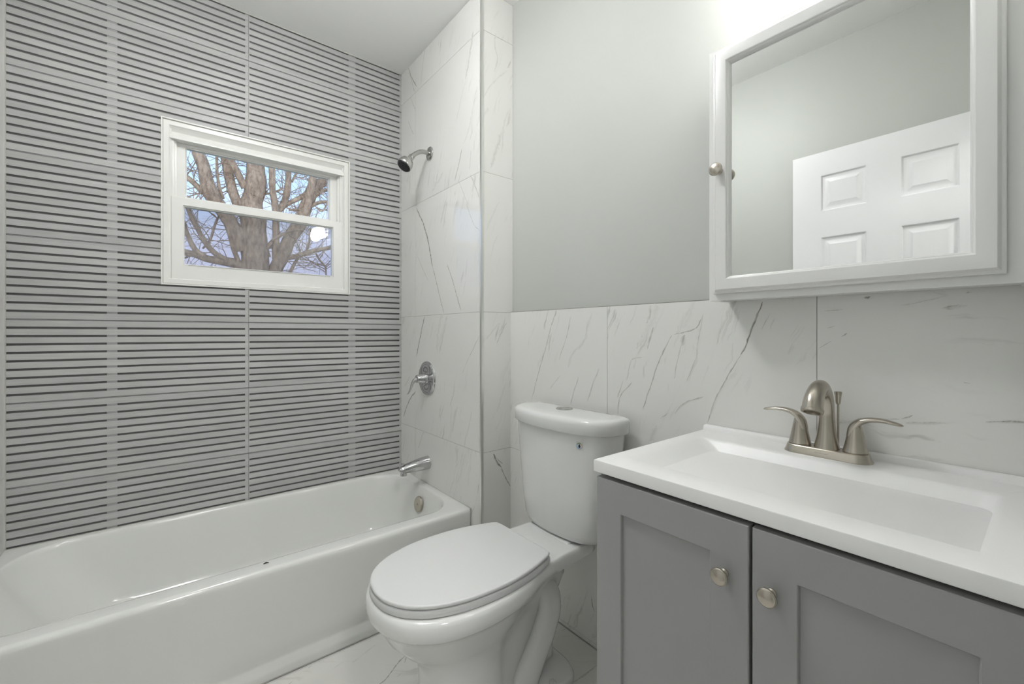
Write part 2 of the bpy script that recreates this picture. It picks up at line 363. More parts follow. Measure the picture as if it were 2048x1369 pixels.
VEINS_VANITY = [
    (0.0041, 0.50, [(1.228, 1.229), (1.258, 1.168)]),
    (0.0028, 0.50, [(1.258, 1.168), (1.296, 1.063), (1.318, 1.013)]),
    (0.0021, 0.60, [(1.296, 1.063), (1.318, 1.013), (1.377, 0.858)]),
    (0.0020, 0.50, [(1.15, 1.202), (1.172, 1.127), (1.214, 1.032)]),
    (0.0077, 0.25, [(1.044, 1.211), (1.068, 1.165), (1.076, 1.115), (1.145, 1.055), (1.168, 1.008)]),
    (0.0032, 0.35, [(1.11, 0.973), (1.136, 0.913), (1.152, 0.862)]),
    (0.0037, 0.30, [(1.012, 1.012), (1.036, 0.961), (1.068, 0.886)]),
    (0.0027, 0.20, [(1.205, 0.973), (1.267, 0.913)]),
    (0.0066, 0.45, [(0.799, 1.235), (0.815, 1.161), (0.841, 1.112), (0.854, 1.086)]),
    (0.0043, 0.45, [(0.775, 1.204), (0.796, 1.145), (0.812, 1.087)]),
    (0.0025, 0.50, [(0.633, 1.179), (0.654, 1.149), (0.719, 1.134)]),
    (0.0027, 0.55, [(0.728, 1.132), (0.772, 1.048), (0.802, 0.97), (0.831, 0.89)]),
    (0.0062, 0.70, [(0.704, 1.155), (0.706, 1.14)]),
    (0.0082, 0.60, [(0.683, 1.132), (0.697, 1.101)]),
    (0.0021, 0.35, [(0.697, 1.103), (0.708, 1.057), (0.719, 0.999)]),
    (0.0015, 0.30, [(0.643, 1.085), (0.68, 0.992)]),
    (0.0305, 0.13, [(0.649, 1.229), (0.68, 1.18), (0.714, 1.139)]),
    (0.0197, 0.14, [(0.772, 1.236), (0.802, 1.167), (0.847, 1.095)]),
    (0.0036, 0.85, [(0.47, 1.219), (0.483, 1.184), (0.498, 1.144), (0.511, 1.103), (0.524, 1.079)]),
    (0.0024, 0.55, [(0.524, 1.079), (0.555, 1.026), (0.593, 0.951), (0.614, 0.883)]),
    (0.0023, 0.40, [(0.908, 0.978), (0.933, 0.917)]),
    (0.0029, 0.40, [(0.871, 0.975), (0.919, 0.924), (0.93, 0.859)]),
    (0.0141, 0.25, [(0.781, 0.848), (0.802, 0.79)]),
    (0.0025, 0.40, [(0.628, 0.955), (0.686, 0.93), (0.719, 0.892)]),
    (0.0027, 0.35, [(0.739, 0.892), (0.766, 0.871)]),
    (0.0028, 0.30, [(0.834, 1.059), (0.874, 1.049), (0.894, 0.979)]),
    (0.0020, 0.30, [(0.628, 1.193), (0.643, 1.119), (0.649, 1.064)]),
    (0.0018, 0.30, [(0.452, 1.187), (0.473, 1.148)]),
    (0.0014, 0.30, [(0.574, 1.161), (0.589, 1.106)]),
    (0.0044, 0.70, [(0.261, 1.217), (0.25, 1.218)]),
    (0.0015, 0.20, [(0.199, 1.197), (0.166, 1.202), (0.129, 1.211)]),
    (0.0050, 0.25, [(0.139, 1.187), (0.102, 1.193)]),
    (0.0014, 0.50, [(0.137, 1.189), (0.115, 1.193)]),
    (0.0020, 0.35, [(0.335, 1.19), (0.298, 1.192)]),
    (0.0032, 0.50, [(0.302, 1.131), (0.292, 1.138)]),
    (0.0017, 0.40, [(0.347, 1.102), (0.321, 1.119)]),
    (0.0020, 0.30, [(0.33, 1.149), (0.313, 1.153)]),
    (0.0021, 0.55, [(0.2, 0.958), (0.181, 0.967)]),
    (0.0023, 0.30, [(0.192, 0.951), (0.133, 0.96)]),
    (0.0021, 0.30, [(0.239, 0.95), (0.201, 0.957)]),
    (0.0026, 0.25, [(0.316, 0.93), (0.281, 0.937)]),
    (0.0023, 0.65, [(0.079, 0.97), (0.055, 0.975), (0.031, 0.976), (0.018, 0.979)]),
    (0.0011, 0.35, [(0.108, 1.042), (0.099, 1.041)]),
    (0.0014, 0.50, [(0.104, 1.215), (0.097, 1.217)]),
    (0.0021, 0.90, [(1.047, 0.181), (1.041, 0.148), (1.032, 0.134)]),
    (0.0029, 0.40, [(1.372, 0.758), (1.377, 0.714)]),
]
VEINS_FLOOR = [
    (0.0079, 0.60, [(0.69, 1.437), (0.661, 1.427)]),
    (0.0031, 0.75, [(0.661, 1.427), (0.621, 1.408), (0.566, 1.371), (0.541, 1.363), (0.505, 1.34)]),
    (0.0032, 0.60, [(0.661, 1.423), (0.643, 1.397)]),
    (0.0026, 0.50, [(0.71, 1.41), (0.71, 1.376)]),
    (0.0023, 0.35, [(0.526, 1.518), (0.503, 1.508)]),
    (0.0027, 0.20, [(0.599, 1.545), (0.526, 1.518)]),
    (0.0022, 0.25, [(0.48, 1.533), (0.44, 1.522)]),
    (0.0032, 0.35, [(0.39, 1.583), (0.377, 1.578)]),
    (0.0036, 0.40, [(0.321, 1.55), (0.3, 1.536)]),
    (0.0031, 0.30, [(0.615, 1.357), (0.598, 1.355)]),
    (0.0017, 0.50, [(1.137, 0.971), (1.078, 0.972), (1.023, 0.977)]),
    (0.0019, 0.40, [(1.178, 1.171), (1.21, 1.169)]),
    (0.0019, 0.30, [(1.153, 1.152), (1.188, 1.13)]),
    (0.0028, 0.40, [(1.193, 1.106), (1.206, 1.092)]),
]

# the tree's stems: (x, z, radius) on a plane nine metres away
BRANCHES = [
[(1.33, 1.67, 0.247), (1.23, 2.27, 0.213), (1.21, 2.79, 0.202), (1.21, 3.27, 0.17), (1.24, 3.77, 0.149), (1.28, 4.23, 0.128), (1.33, 4.82, 0.107)] ,
[(1.13, 2.66, 0.148), (0.84, 3.15, 0.103), (0.6, 3.54, 0.111), (0.51, 3.85, 0.09), (0.42, 4.16, 0.08), (0.34, 4.6, 0.063)] ,
[(1.01, 3.38, 0.073), (0.9, 3.7, 0.07), (0.82, 4.12, 0.066), (0.72, 4.72, 0.057)] ,
[(1.11, 3.74, 0.059), (1.01, 3.94, 0.05), (0.9, 4.16, 0.046), (0.8, 4.55, 0.037)] ,
[(1.48, 1.93, 0.152), (1.58, 2.32, 0.109), (1.79, 2.81, 0.107), (2.03, 3.32, 0.113), (2.15, 3.72, 0.096), (2.3, 4.0, 0.092), (2.54, 4.29, 0.08)] ,
[(1.59, 2.51, 0.057), (1.59, 3.07, 0.053), (1.58, 3.48, 0.05), (1.54, 3.83, 0.048), (1.53, 4.19, 0.048), (1.51, 4.75, 0.039)] ,
[(1.59, 3.38, 0.053), (1.71, 3.56, 0.053), (1.79, 3.89, 0.053), (1.8, 4.2, 0.044), (1.82, 4.71, 0.036)] ,
[(1.64, 3.46, 0.035), (1.83, 3.61, 0.038), (2.08, 3.81, 0.041), (2.2, 4.14, 0.037), (2.25, 4.55, 0.028)] ,
[(2.08, 3.41, 0.068), (2.17, 3.83, 0.064), (2.23, 4.14, 0.051), (2.3, 4.7, 0.042)] ,
[(1.26, 2.27, 0.085), (0.92, 2.36, 0.071), (0.58, 2.4, 0.056), (0.39, 2.47, 0.052), (0.24, 2.5, 0.049), (-0.03, 2.6, 0.042)] ,
[(0.92, 2.39, 0.046), (0.68, 2.51, 0.041), (0.52, 2.68, 0.036), (0.41, 2.92, 0.034), (0.32, 3.14, 0.032), (0.21, 3.46, 0.027)] ,
[(0.52, 2.44, 0.036), (0.39, 2.54, 0.036), (0.3, 2.74, 0.033), (0.22, 3.0, 0.029)] ,
[(0.49, 2.58, 0.014), (0.58, 2.73, 0.018), (0.66, 3.0, 0.018), (0.72, 3.18, 0.016)] ,
[(1.01, 2.37, 0.038), (0.92, 2.63, 0.033), (0.86, 2.91, 0.033), (0.76, 3.16, 0.029)] ,
[(0.72, 3.45, 0.053), (0.52, 3.53, 0.048), (0.39, 3.64, 0.04), (0.28, 3.73, 0.035), (0.12, 3.83, 0.029)] ,
[(1.71, 2.52, 0.04), (2.05, 2.66, 0.041), (2.35, 2.78, 0.037), (2.62, 2.87, 0.035), (2.97, 3.02, 0.029)] ,
[(2.17, 3.59, 0.032), (2.35, 3.71, 0.03), (2.54, 3.78, 0.026), (2.83, 3.94, 0.022)] ,
[(2.28, 3.85, 0.035), (2.4, 3.95, 0.033), (2.56, 4.02, 0.028), (2.89, 4.23, 0.024)] ,
[(1.48, 2.55, 0.03), (1.45, 2.7, 0.03), (1.53, 2.83, 0.026)] ,
[(1.83, 2.3, 0.031), (1.95, 2.54, 0.023), (2.12, 2.75, 0.021), (2.17, 2.97, 0.018), (2.2, 3.19, 0.014)] ,
[(2.48, 2.3, 0.014), (2.46, 2.46, 0.016), (2.35, 2.59, 0.016), (2.28, 2.72, 0.016)] ,
[(1.33, 3.64, 0.013), (1.51, 3.73, 0.015), (1.64, 3.8, 0.018), (1.71, 3.87, 0.018)] ,
[(1.86, 4.01, 0.018), (1.9, 4.12, 0.018), (1.95, 4.21, 0.018), (2.05, 4.37, 0.016)] ,
[(2.3, 3.61, 0.014), (2.4, 3.55, 0.014), (2.48, 3.68, 0.012), (2.52, 3.82, 0.012)] ,
[(0.78, 3.48, 0.021), (0.72, 3.66, 0.022), (0.69, 3.92, 0.02), (0.68, 4.18, 0.018), (0.66, 4.51, 0.016)] ,
[(1.44, 2.72, 0.026), (1.58, 2.89, 0.024), (1.79, 3.05, 0.02), (2.05, 3.14, 0.016)] ,
[(1.81, 3.47, 0.018), (2.0, 3.51, 0.018), (2.17, 3.48, 0.016)] ,
]

# ------------------------------------------------------------------ the setting
def new_tile_bm():
    bm = bmesh.new()
    return bm, bm.loops.layers.uv.new('UVMap'), bm.verts.layers.float.new('vein'), bm.verts.layers.float.new('tile')
def tile(T, P, u0, u1, v0, v1, h, tid, mi=0, gap=.0008):
    bm, uvl, vl, tl = T
    u0 += gap; u1 -= gap; v0 += gap; v1 -= gap
    k = [(u0, v0), (u1, v0), (u1, v1), (u0, v1)]
    top = [bm.verts.new(P(u, v, h)) for u, v in k]; bot = [bm.verts.new(P(u, v, 0)) for u, v in k]
    for v in top+bot: v[tl] = tid
    fs = [(bm.faces.new(top), k)]
    for i in range(4):
        j = (i+1) % 4; fs.append((bm.faces.new((top[i], bot[i], bot[j], top[j])), [k[i], k[i], k[j], k[j]]))
    for f, uv in fs:
        f.material_index = mi
        for l, c in zip(f.loops, uv): l[uvl].uv = c
def veins(T, P, data, h, tid_of, mi=0, clip=None, seed=1):
    bm, uvl, vl, tl = T; rnd = random.Random(seed)
    for w, s, pts in data:
        s = s*(1.5 if w < .0045 or s >= .8 else .85); h += 1.2e-5
        p = [Vector((a, b, 0)) for a, b in pts]
        L = sum((b-a).length for a, b in zip(p, p[1:])); n = max(int(L/.008), 4)
        q = resample(catmull(p, 6), n); prev = None; jit = 0
        for i, c in enumerate(q):
            t = (q[min(i+1, n-1)]-q[max(i-1, 0)]); t.normalize(); nrm = Vector((-t.y, t.x, 0))
            jit = jit*.7+rnd.uniform(-.5, .5)*max(w, .003)*.6
            end = min(i, n-1-i)/max(n*.12, 1); end = min(1, .25+end)
            ww = max(min(w, .012), .0016)*rnd.uniform(.7, 1.5)*end*.85
            c = c+nrm*jit
            if clip and not (clip[0] < c.x-ww and c.x+ww < clip[1] and clip[2] < c.y < clip[3]): prev = None; continue
            tid = tid_of(c.x, c.y); row = []
            for d, val in ((-ww, 0), (0, s), (ww, 0)):
                x = c+nrm*d; vv = bm.verts.new(P(x.x, x.y, h)); vv[vl] = val; vv[tl] = tid; row.append((vv, (x.x, x.y)))
            if prev:
                for a in (0, 1):
                    f = bm.faces.new((prev[a][0], prev[a+1][0], row[a+1][0], row[a][0])); f.material_index = mi
                    for l, c2 in zip(f.loops, (prev[a][1], prev[a+1][1], row[a+1][1], row[a][1])): l[uvl].uv = c2
            prev = row
def cuts(lo, hi, js): return [lo]+[j for j in js if lo < j < hi]+[hi]
def tid_fn(us, vs, seed):
    def f(u, v):
        i = sum(1 for a in us if a <= u); j = sum(1 for a in vs if a <= v)
        return random.Random(i*31+j*57+seed).random()
    return f
def tiled(T, P, us, vs, h, seed, mi=0):
    f = tid_fn(us, vs, seed)
    for a, b in zip(us, us[1:]):
        for c, d in zip(vs, vs[1:]): tile(T, P, a, b, c, d, h, f((a+b)/2, (c+d)/2), mi)
    return f
ZJ = [.016, .626, 1.2300, 1.831, 2.437]

# floor
T = new_tile_bm(); bm = T[0]
box(bm, XW-.1, XP+.1, YS-.12, YN+.15, -.1, -.0006, 1)
P = lambda u, v, h: Vector((u, v, h-.0006))
us = cuts(XW, XP, [-.49, .71]); vs = cuts(YS-.12, YT+.02, [.375, .975, 1.59])
f = tiled(T, P, us, vs, .0006, 11); veins(T, P, VEINS_FLOOR, .0009, f, clip=(XW, XV, YS, YT+.01), seed=4)
tag(obj('floor', bm, [M['marble_f'], M['grout']], smooth=0, recalc=False), kind='structure')
# ceiling
bm = bmesh.new(); box(bm, XW-.1, XP+.1, YS-.12, YN+.15, CEIL, CEIL+.1); tag(obj('ceiling', bm, M['ceiling'], smooth=0), kind='structure')

# window wall: grey ribbed tile
WX0, WX1, WZ0, WZ1 = -.004, .749, 1.350, 2.031
bm = bmesh.new()
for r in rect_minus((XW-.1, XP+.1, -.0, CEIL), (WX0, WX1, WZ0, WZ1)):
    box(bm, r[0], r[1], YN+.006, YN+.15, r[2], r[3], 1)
rib_obj = bm
PIT = .03025
hole = (WX0-.012, WX1+.006, WZ0-.006, WZ1+.012)
def ribbox(x0, x1, z0, z1, y, mi):
    if x1-x0 < .0004: return
    for r in rect_minus((x0, x1, z0, z1), hole):
        if r[1]-r[0] > .0003 and r[3]-r[2] > .0003: box(rib_obj, r[0], r[1], y, YN+.0065, r[2], r[3], mi)
rows = [2.0956+.3025*k for k in range(2, -7, -1)]
JX = .298
for z0 in rows:                                   # z0 = a grout joint; the tile runs upward from it
    for xa, xb in ((XW, JX-.0007), (JX+.0007, XS+.002)):
        for k in range(10):
            a = z0+k*PIT+(.0043 if k else .0027); b = z0+(k+1)*PIT-(.0043 if k < 9 else .0027)
            a = max(a, .34); b = min(b, CEIL+.003)
            if b <= a: continue
            ribbox(xa, xb, a, b, YN, 0)
            if k:                                 # level strips that close the grooves beside joints and in the tile's middle
                g0, g1 = z0+k*PIT-.0043, z0+k*PIT+.0043
                if g0 < .34 or g1 > CEIL: continue
                for s0, s1, d in ((XW, XW+.006, .0006), (-.1815, -.151, .0012), (JX-.0135, JX-.0007, .0006), (JX+.0007, JX+.004, .0006), (.752, .789, .0012), (XS-.012, XS, .0006)):
                    if s0 >= xa-.001 and s1 <= xb+.003: ribbox(s0, s1, g0, g1, YN+d, 3 if d > .001 else 0)
    if .34 < z0 < CEIL:                           # thin bead inside the joint between two tile rows
        ribbox(XW, XS, z0-.0010, z0+.0010, YN+.001, 3)
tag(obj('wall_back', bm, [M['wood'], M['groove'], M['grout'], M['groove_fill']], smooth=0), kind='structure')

# shower-end wall that stands proud of the vanity wall
T = new_tile_bm(); bm = T[0]
box(bm, XS+.0006, XP+.1, YO+.0006, YN+.02, 0, CEIL, 1)
P = lambda u, v, h: Vector((XS+.0006-h, u, v))
us = [YO, 2.145, YN+.004]; vs = cuts(0, CEIL, ZJ)
f = tiled(T, P, us, vs, .0006, 3); veins(T, P, VEINS_SHOWER, .0009, f, clip=(YO+.004, YN, 0, CEIL), seed=2)
P = lambda u, v, h: Vector((u, YO+.0006-h, v))
f = tiled(T, P, [XS, XP], vs, .0006, 8, 2); veins(T, P, VEINS_COLUMN, .0009, f, 2, clip=(XS+.004, XV+.008, 0, CEIL), seed=3)
tag(obj('wall_alcove', bm, [M['marble'], M['grout'], M['marble_c']], smooth=0, recalc=False), kind='structure')
bm = bmesh.new()
ring = [(XS-.0022, YO-.0022), (XS+.008, YO-.0022), (XS+.008, YO+.001), (XS+.001, YO+.001), (XS+.001, YO+.009), (XS-.0022, YO+.009)]
bridge(bm, [[Vector((x, y, z)) for x, y in ring] for z in (0, CEIL)], 0, True, True)
tag(obj('trim_1', bm, M['steel_trim'], smooth=0), kind='structure')

# vanity wall: paint above, marble wainscot below
T = new_tile_bm(); bm = T[0]
box(bm, XP, XP+.1, YS-.12, YO+.01, 0, CEIL, 2)
box(bm, XV+.0008, XP+.001, YS, YO+.001, 0, 1.2325, 1)
P = lambda u, v, h: Vector((XV+.0008-h, u, v))
us = cuts(YS, YO+.002, [.350, .975]); vs = [0, .016, .626, 1.2325]
tiled(T, P, us[:2], vs, .0008, 29, 3); tiled(T, P, us[1:], vs, .0008, 23); f = lambda u, v: tid_fn(us[1:], vs, 23)(u, v) if u > us[1] else tid_fn(us[:2], vs, 29)(u, v); veins(T, P, VEINS_VANITY, .0011, f, clip=(YS, YO, 0, 1.232), seed=9)
tag(obj('wall_right', bm, [M['marble_v'], M['grout'], M['paint'], M['marble_h']], smooth=0, recalc=False), kind='structure')

# west wall (seen in the mirror) with tile beside the tub
bm = bmesh.new(); box(bm, XW-.1, XW, YS-.12, YN+.02, 0, CEIL)
tag(obj('wall_left', bm, M['paint'], smooth=0), kind='structure')
T = new_tile_bm(); bm = T[0]
P = lambda u, v, h: Vector((XW+h, u, v)); tiled(T, P, [YO, 2.145, YN], cuts(0, CEIL, ZJ), .002, 5)
tag(obj('trim_2', bm, M['marble'], smooth=0, recalc=False), kind='structure')
# south wall with the open doorway the view is taken from, and the hall beyond
DX0, DX1, DZ = -.40, .40, 2.10
bm = bmesh.new()
for r in rect_minus((XW-.1, XP+.1, 0, CEIL), (DX0, DX1, -1, DZ)): box(bm, r[0], r[1], YS-.12, YS, r[2], r[3])
tag(obj('wall_front', bm, M['paint'], smooth=0), kind='structure')
HY = -1.45
bm = bmesh.new(); box(bm, -1.3, 1.6, HY, YS-.12, -.1, 0); box(bm, -1.3, 1.6, HY, YS-.12, 2.45, 2.55)
box(bm, -1.3, 1.6, HY-.1, HY, -.1, 2.55); box(bm, -1.4, -1.3, HY-.1, YS-.12, -.1, 2.55); box(bm, 1.6, 1.7, HY-.1, YS-.12, -.1, 2.55)
box(bm, -1.3, XW-.1, YS-.12, YS-.02, -.1, 2.55); box(bm, XP+.1, 1.6, YS-.12, YS-.02, -.1, 2.55)
tag(obj('wall_hall', bm, M['paint'], smooth=0), kind='structure')

# caulk lines
bm = bmesh.new()
box(bm, XW, XS-.001, YN-.004, YN+.002, .364, .368); box(bm, XS-.004, XS+.001, YT, YN, .364, .3675)
box(bm, XW, XS, YN-.003, YN+.002, CEIL-.004, CEIL+.001); box(bm, XW+.002, XW+.0055, YN-.004, YN+.002, .37, CEIL)
tag(obj('trim_3', bm, M['caulk'], smooth=0), kind='structure')
bm = bmesh.new(); box(bm, XW, XS, YT-.004, YT+.003, 0, .004); box(bm, XV-.004, XV+.001, YS, YO, 0, .003)
tag(obj('trim_4', bm, M['grout'], smooth=0), kind='structure')
bm = bmesh.new(); box(bm, XV-.0004, XP+.001, YS, YO, 1.2325, 1.2338)
tag(obj('trim_5', bm, M['grout'], smooth=0), kind='structure')

# open six-panel door leaf resting along the west wall (seen in the mirror)
DR = thing('door_1', (-.425, .10, .012), kind='structure')
bm = bmesh.new(); dx = -.412; dy0, dy1, dz0, dz1 = .11, .862, .012, 2.058
uc = [(.74, .55), (.432, .24)]; vc = [(1.755, 1.942), (.98, 1.628), (.24, .80)]
P = lambda u, v, h: Vector((dx+h, u, v))
box(bm, dx-.034, dx-.012, dy0, dy1, dz0, dz1)
ue = [dy0, .24, .432, .55, .74, dy1]; ve = [dz0, .24, .80, .98, 1.628, 1.755, 1.942, dz1]
for i in range(5):
    for j in range(7):
        if i in (1, 3) and j in (1, 3, 5):
            frame_loft(bm, P, ue[i], ue[i+1], ve[j], ve[j+1], [(0, 0), (.004, -.001), (.010, -.009), (.018, -.010), (.024, -.009), (.042, -.002), (.044, -.002)])
        else: bm.faces.new([bm.verts.new(P(a, b, 0)) for a, b in ((ue[i], ve[j]), (ue[i+1], ve[j]), (ue[i+1], ve[j+1]), (ue[i], ve[j+1]))])
frame_loft(bm, P, dy0, dy1, dz0, dz1, [(0, -.034), (0, 0)], cap=False)
bmesh.ops.remove_doubles(bm, verts=bm.verts, dist=.0004)
obj('door_panel', bm, M['door_paint'], DR, smooth=20)

# ------------------------------------------------------------------ window
WN = thing('window_1', (.37, YN, 1.35), kind='structure')
PW = lambda y: (lambda u, v, h: Vector((u, y-h, v)))
bm = bmesh.new()       # outer bead round the opening
frame_loft(bm, PW(YN), WX0-.013, WX1+.010, WZ0-.008, WZ1+.014, [(0, -.004), (0, .0025), (.0012, .0035), (.004, .0035), (.0052, .0025), (.0052, -.03)], cap=False)
obj('edge_bead', bm, M['vinyl'], WN, smooth=30)
bm = bmesh.new()       # frame
P = PW(YN)
frame_loft(bm, P, WX0-.008, WX1+.005, WZ0-.003, WZ1+.009, [(0, -.10), (0, -.006), (.004, -.002), (.021, -.002), (.0235, -.005), (.0235, -.012), (.027, -.014), (.030, -.014), (.030, -.10)], cap=False)
obj('window_frame', bm, M['vinyl'], WN, smooth=30)
bm = bmesh.new()       # head filler above the upper sash
prof = [(-.006, 1.966), (-.0065, 1.975), (-.013, 1.985), (-.020, 1.998), (-.013, 2.010), (-.006, 2.016), (-.004, 2.020), (-.09, 2.020), (-.09, 1.966)]
bridge(bm, [[Vector((x, YN-h, z)) for h, z in prof] for x in (WX0+.012, WX1-.016)], 0, True, True)
obj('head_stop', bm, M['vinyl'], WN, smooth=30)
# jamb liner steps on both sides
bm = bmesh.new()
for x0, x1, y in ((WX0+.020, WX0+.031, YN+.018), (WX1-.035, WX1-.024, YN+.018), (WX0+.029, WX0+.040, YN+.030), (WX1-.044, WX1-.033, YN+.030)): box(bm, x0, x1, y, YN+.09, WZ0+.02, 1.97, bevel=.0012)
obj('jamb_liner', bm, M['vinyl'], WN, smooth=30)
def sash(name, x0, x1, z0, z1, y, gx0, gx1, gz0, gz1, label):
    bm = bmesh.new(); P = PW(y)
    rings = []
    def R(a0, a1, b0, b1, h): return [P(a0, b0, h), P(a1, b0, h), P(a1, b1, h), P(a0, b1, h)]
    rings = [R(x0, x1, z0, z1, -.030), R(x0, x1, z0, z1, -.002), R(x0+.002, x1-.002, z0+.002, z1-.002, 0),
             R(gx0-.006, gx1+.006, gz0-.006, gz1+.006, 0), R(gx0-.004, gx1+.004, gz0-.004, gz1+.004, -.002), R(gx0-.0035, gx1+.0035, gz0-.0035, gz1+.0035, -.009), R(gx0, gx1, gz0, gz1, -.011), R(gx0, gx1, gz0, gz1, -.030)]
    bridge(bm, rings, 0)
    s = tag(obj(name, bm, M['vinyl'], WN, smooth=30))
    for yy in (.014,):
        bm = bmesh.new(); box(bm, gx0-.001, gx1+.001, y+yy, y+yy+.003, gz0-.001, gz1+.001); obj('pane', bm, M['glass'], s, smooth=0)
    return s
up = sash('upper_sash', .024, .723, 1.702, 1.970, YN+.048, .0715, .668, 1.737, 1.951, 'u')
lo = sash('lower_sash', .0165, .724, 1.366, 1.722, YN+.010, .0625, .674, 1.437, 1.684, 'l')
bm = bmesh.new(); box(bm, .052, .684, YN+.075, YN+.076, 1.40, 1.71); obj('insect_screen', bm, M['screen'], WN, smooth=0)
bm = bmesh.new()       # lift rail along the foot of the lower sash
sweep(bm, [(.075, YN+.008, 1.4335), (.665, YN+.008, 1.4335)], [(.002, .0015)]*2, n=8); obj('lift_rail', bm, M['vinyl'], lo)

# ------------------------------------------------------------------ outdoors
bm = bmesh.new(); box(bm, -30, 40, 4, 80, -3.2, -3.0); tag(obj('ground', bm, M['lawn'], smooth=0), kind='structure')
TR = thing('bare_tree', (1.45, 9.3, -3.0), 'large bare tree with thick spreading forked trunks seen through the window', 'tree')
rt = random.Random(5)
def yjit(i): return 9.0+(((i*7) % 5)-2)*.10
tips = []
for bi, pts in enumerate(BRANCHES):
    d = .0 if bi == 0 else yjit(bi)-9.0
    P3 = []
    for i, (x, z, r) in enumerate(pts):
        y = 9.3+(d*(i/(len(pts)-1)) if len(pts) > 1 else 0)
        k = y/9.0; P3.append(Vector((x*k, y, 1.137+(z-1.137)*k))); 
    R = [r*1.16 for _, _, r in pts]
    if bi == 0: P3 = [Vector((1.60, 9.35, -3.0)), Vector((1.48, 9.33, -.8))]+P3; R = [.42, .30]+R
    P3 = catmull(P3, 6); RR = [v.x for v in catmull([(a, 0, 0) for a in R], 6)]
    for i, p in enumerate(P3):
        nz = noise.noise_vector(p*2.3+Vector((bi*3, 0, 0)))*.35*RR[i]; P3[i] = p+nz
        RR[i] *= 1+.12*noise.noise(p*5+Vector((bi, 0, 0)))
    if bi: RR[-1] *= .6
    bm = bmesh.new(); sweep(bm, P3, RR, n=18)
    obj('trunk' if bi == 0 else 'branch', bm, M['bark'], TR, smooth=80)
    for i in range(2 if bi else 14, len(P3)): tips.append((P3[i], RR[i], (P3[i]-P3[i-1]).normalized()))
bm = bmesh.new()
def twig(p, d, r, n, lvl):
    pts = [p.copy()]; rr = [r]
    for i in range(n):
        d = (d+Vector((rt.uniform(-1, 1), rt.uniform(-.6, .6), rt.uniform(-1, 1)))*.33+Vector((0, 0, .05))).normalized()
        p = p+d*rt.uniform(.07, .13); pts.append(p.copy()); rr.append(r*(1-.8*(i+1)/n))
        if lvl and rt.random() < .45:
            s = Vector((-d.z, rt.uniform(-.5, .5), d.x))*(1 if rt.random() < .5 else -1)
            twig(p, (d+s*.9).normalized(), r*.6, max(3, n-2), lvl-1)
    sweep(bm, pts, rr, n=5)
for _ in range(230):
    p, r, t = rt.choice(tips)
    s = Vector((-t.z, rt.uniform(-.4, .4), t.x))*(1 if rt.random() < .5 else -1)
    twig(p+Vector((0, .02, 0)), (t*.5+s).normalized(), rt.uniform(.005, .011), rt.randint(5, 9), 1)
tag(obj('twigs', bm, M['bark'], TR, smooth=80), kind='stuff')

# ------------------------------------------------------------------ bathtub
TB = thing('bathtub', (.30, 1.96, 0), 'white enamel alcove bathtub with a plain apron beneath the window', 'bathtub')
bm = bmesh.new(); X0, X1, Y0, Y1 = XW+.003, XS-.002, YT, YN-.002
ZR = .366
O = lambda dy, z, r=.004: rring(X0, X1, Y0+dy, Y1, [r]*4, z)
def I(i0, i1, j0, j1, rad, z): return rring(X0+.018+i0, X1-.036-i1, 1.674+j0, 2.298-j1, rad, z)
rr4 = lambda a: [.13+a, .15+a, .17+a, .13+a]
rings = [O(.0, 0), O(.0, .022), O(.001, .032), O(.010, .052), O(.012, .062), O(.007, .085), O(.006, .12), O(.001, .335), O(.0, .350), O(.003, .360), O(.009, .3655), O(.018, ZR),
         I(0, 0, -.012, -.006, rr4(.0), ZR-.001), I(.004, .002, -.003, -.002, rr4(0), .3635), I(.008, .006, .002, .001, rr4(0), .358), I(.012, .010, .006, .004, rr4(0), .347), I(.03, .018, .012, .010, rr4(0), .31),
         I(.10, .045, .030, .030, rr4(0), .20), I(.16, .065, .045, .045, rr4(-.01), .12), I(.20, .085, .062, .062, rr4(-.01), .085), I(.24, .115, .090, .090, rr4(-.03), .068), I(.32, .18, .16, .16, rr4(-.06), .062), I(.6, .5, .28, .28, [.01]*4, .060)]
bridge(bm, rings, 0, False, True)
obj('tub_body', bm, M['enamel'], TB, smooth=50)
bm = bmesh.new(); ax = Vector((-1, 0, .18)).normalized(); c = Vector((XS-.064, 1.967, .288))
lathe(bm, [(.030, 0), (.036, .001), (.038, .004), (.037, .011), (.034, .0135), (.0, .015)], c, ax, cap1=False)
lathe(bm, [(.0045, .013), (.0045, .0165), (.003, .0175), (0, .0176)], c, ax, n=14, cap1=False)
obj('overflow_plate', bm, M['nickel'], TB)
bm = bmesh.new(); sweep(bm, [(.254, 1.646, ZR+.0012), (.262, 1.648, ZR+.0024), (.270, 1.6455, ZR+.0012)], [.0012, .0024, .0010], n=8)
tag(obj('debris_chip', bm, M['rubber'], loc=(.262, 1.648, ZR)), 'tiny dark chip of debris lying on the front ledge of the tub', 'debris')

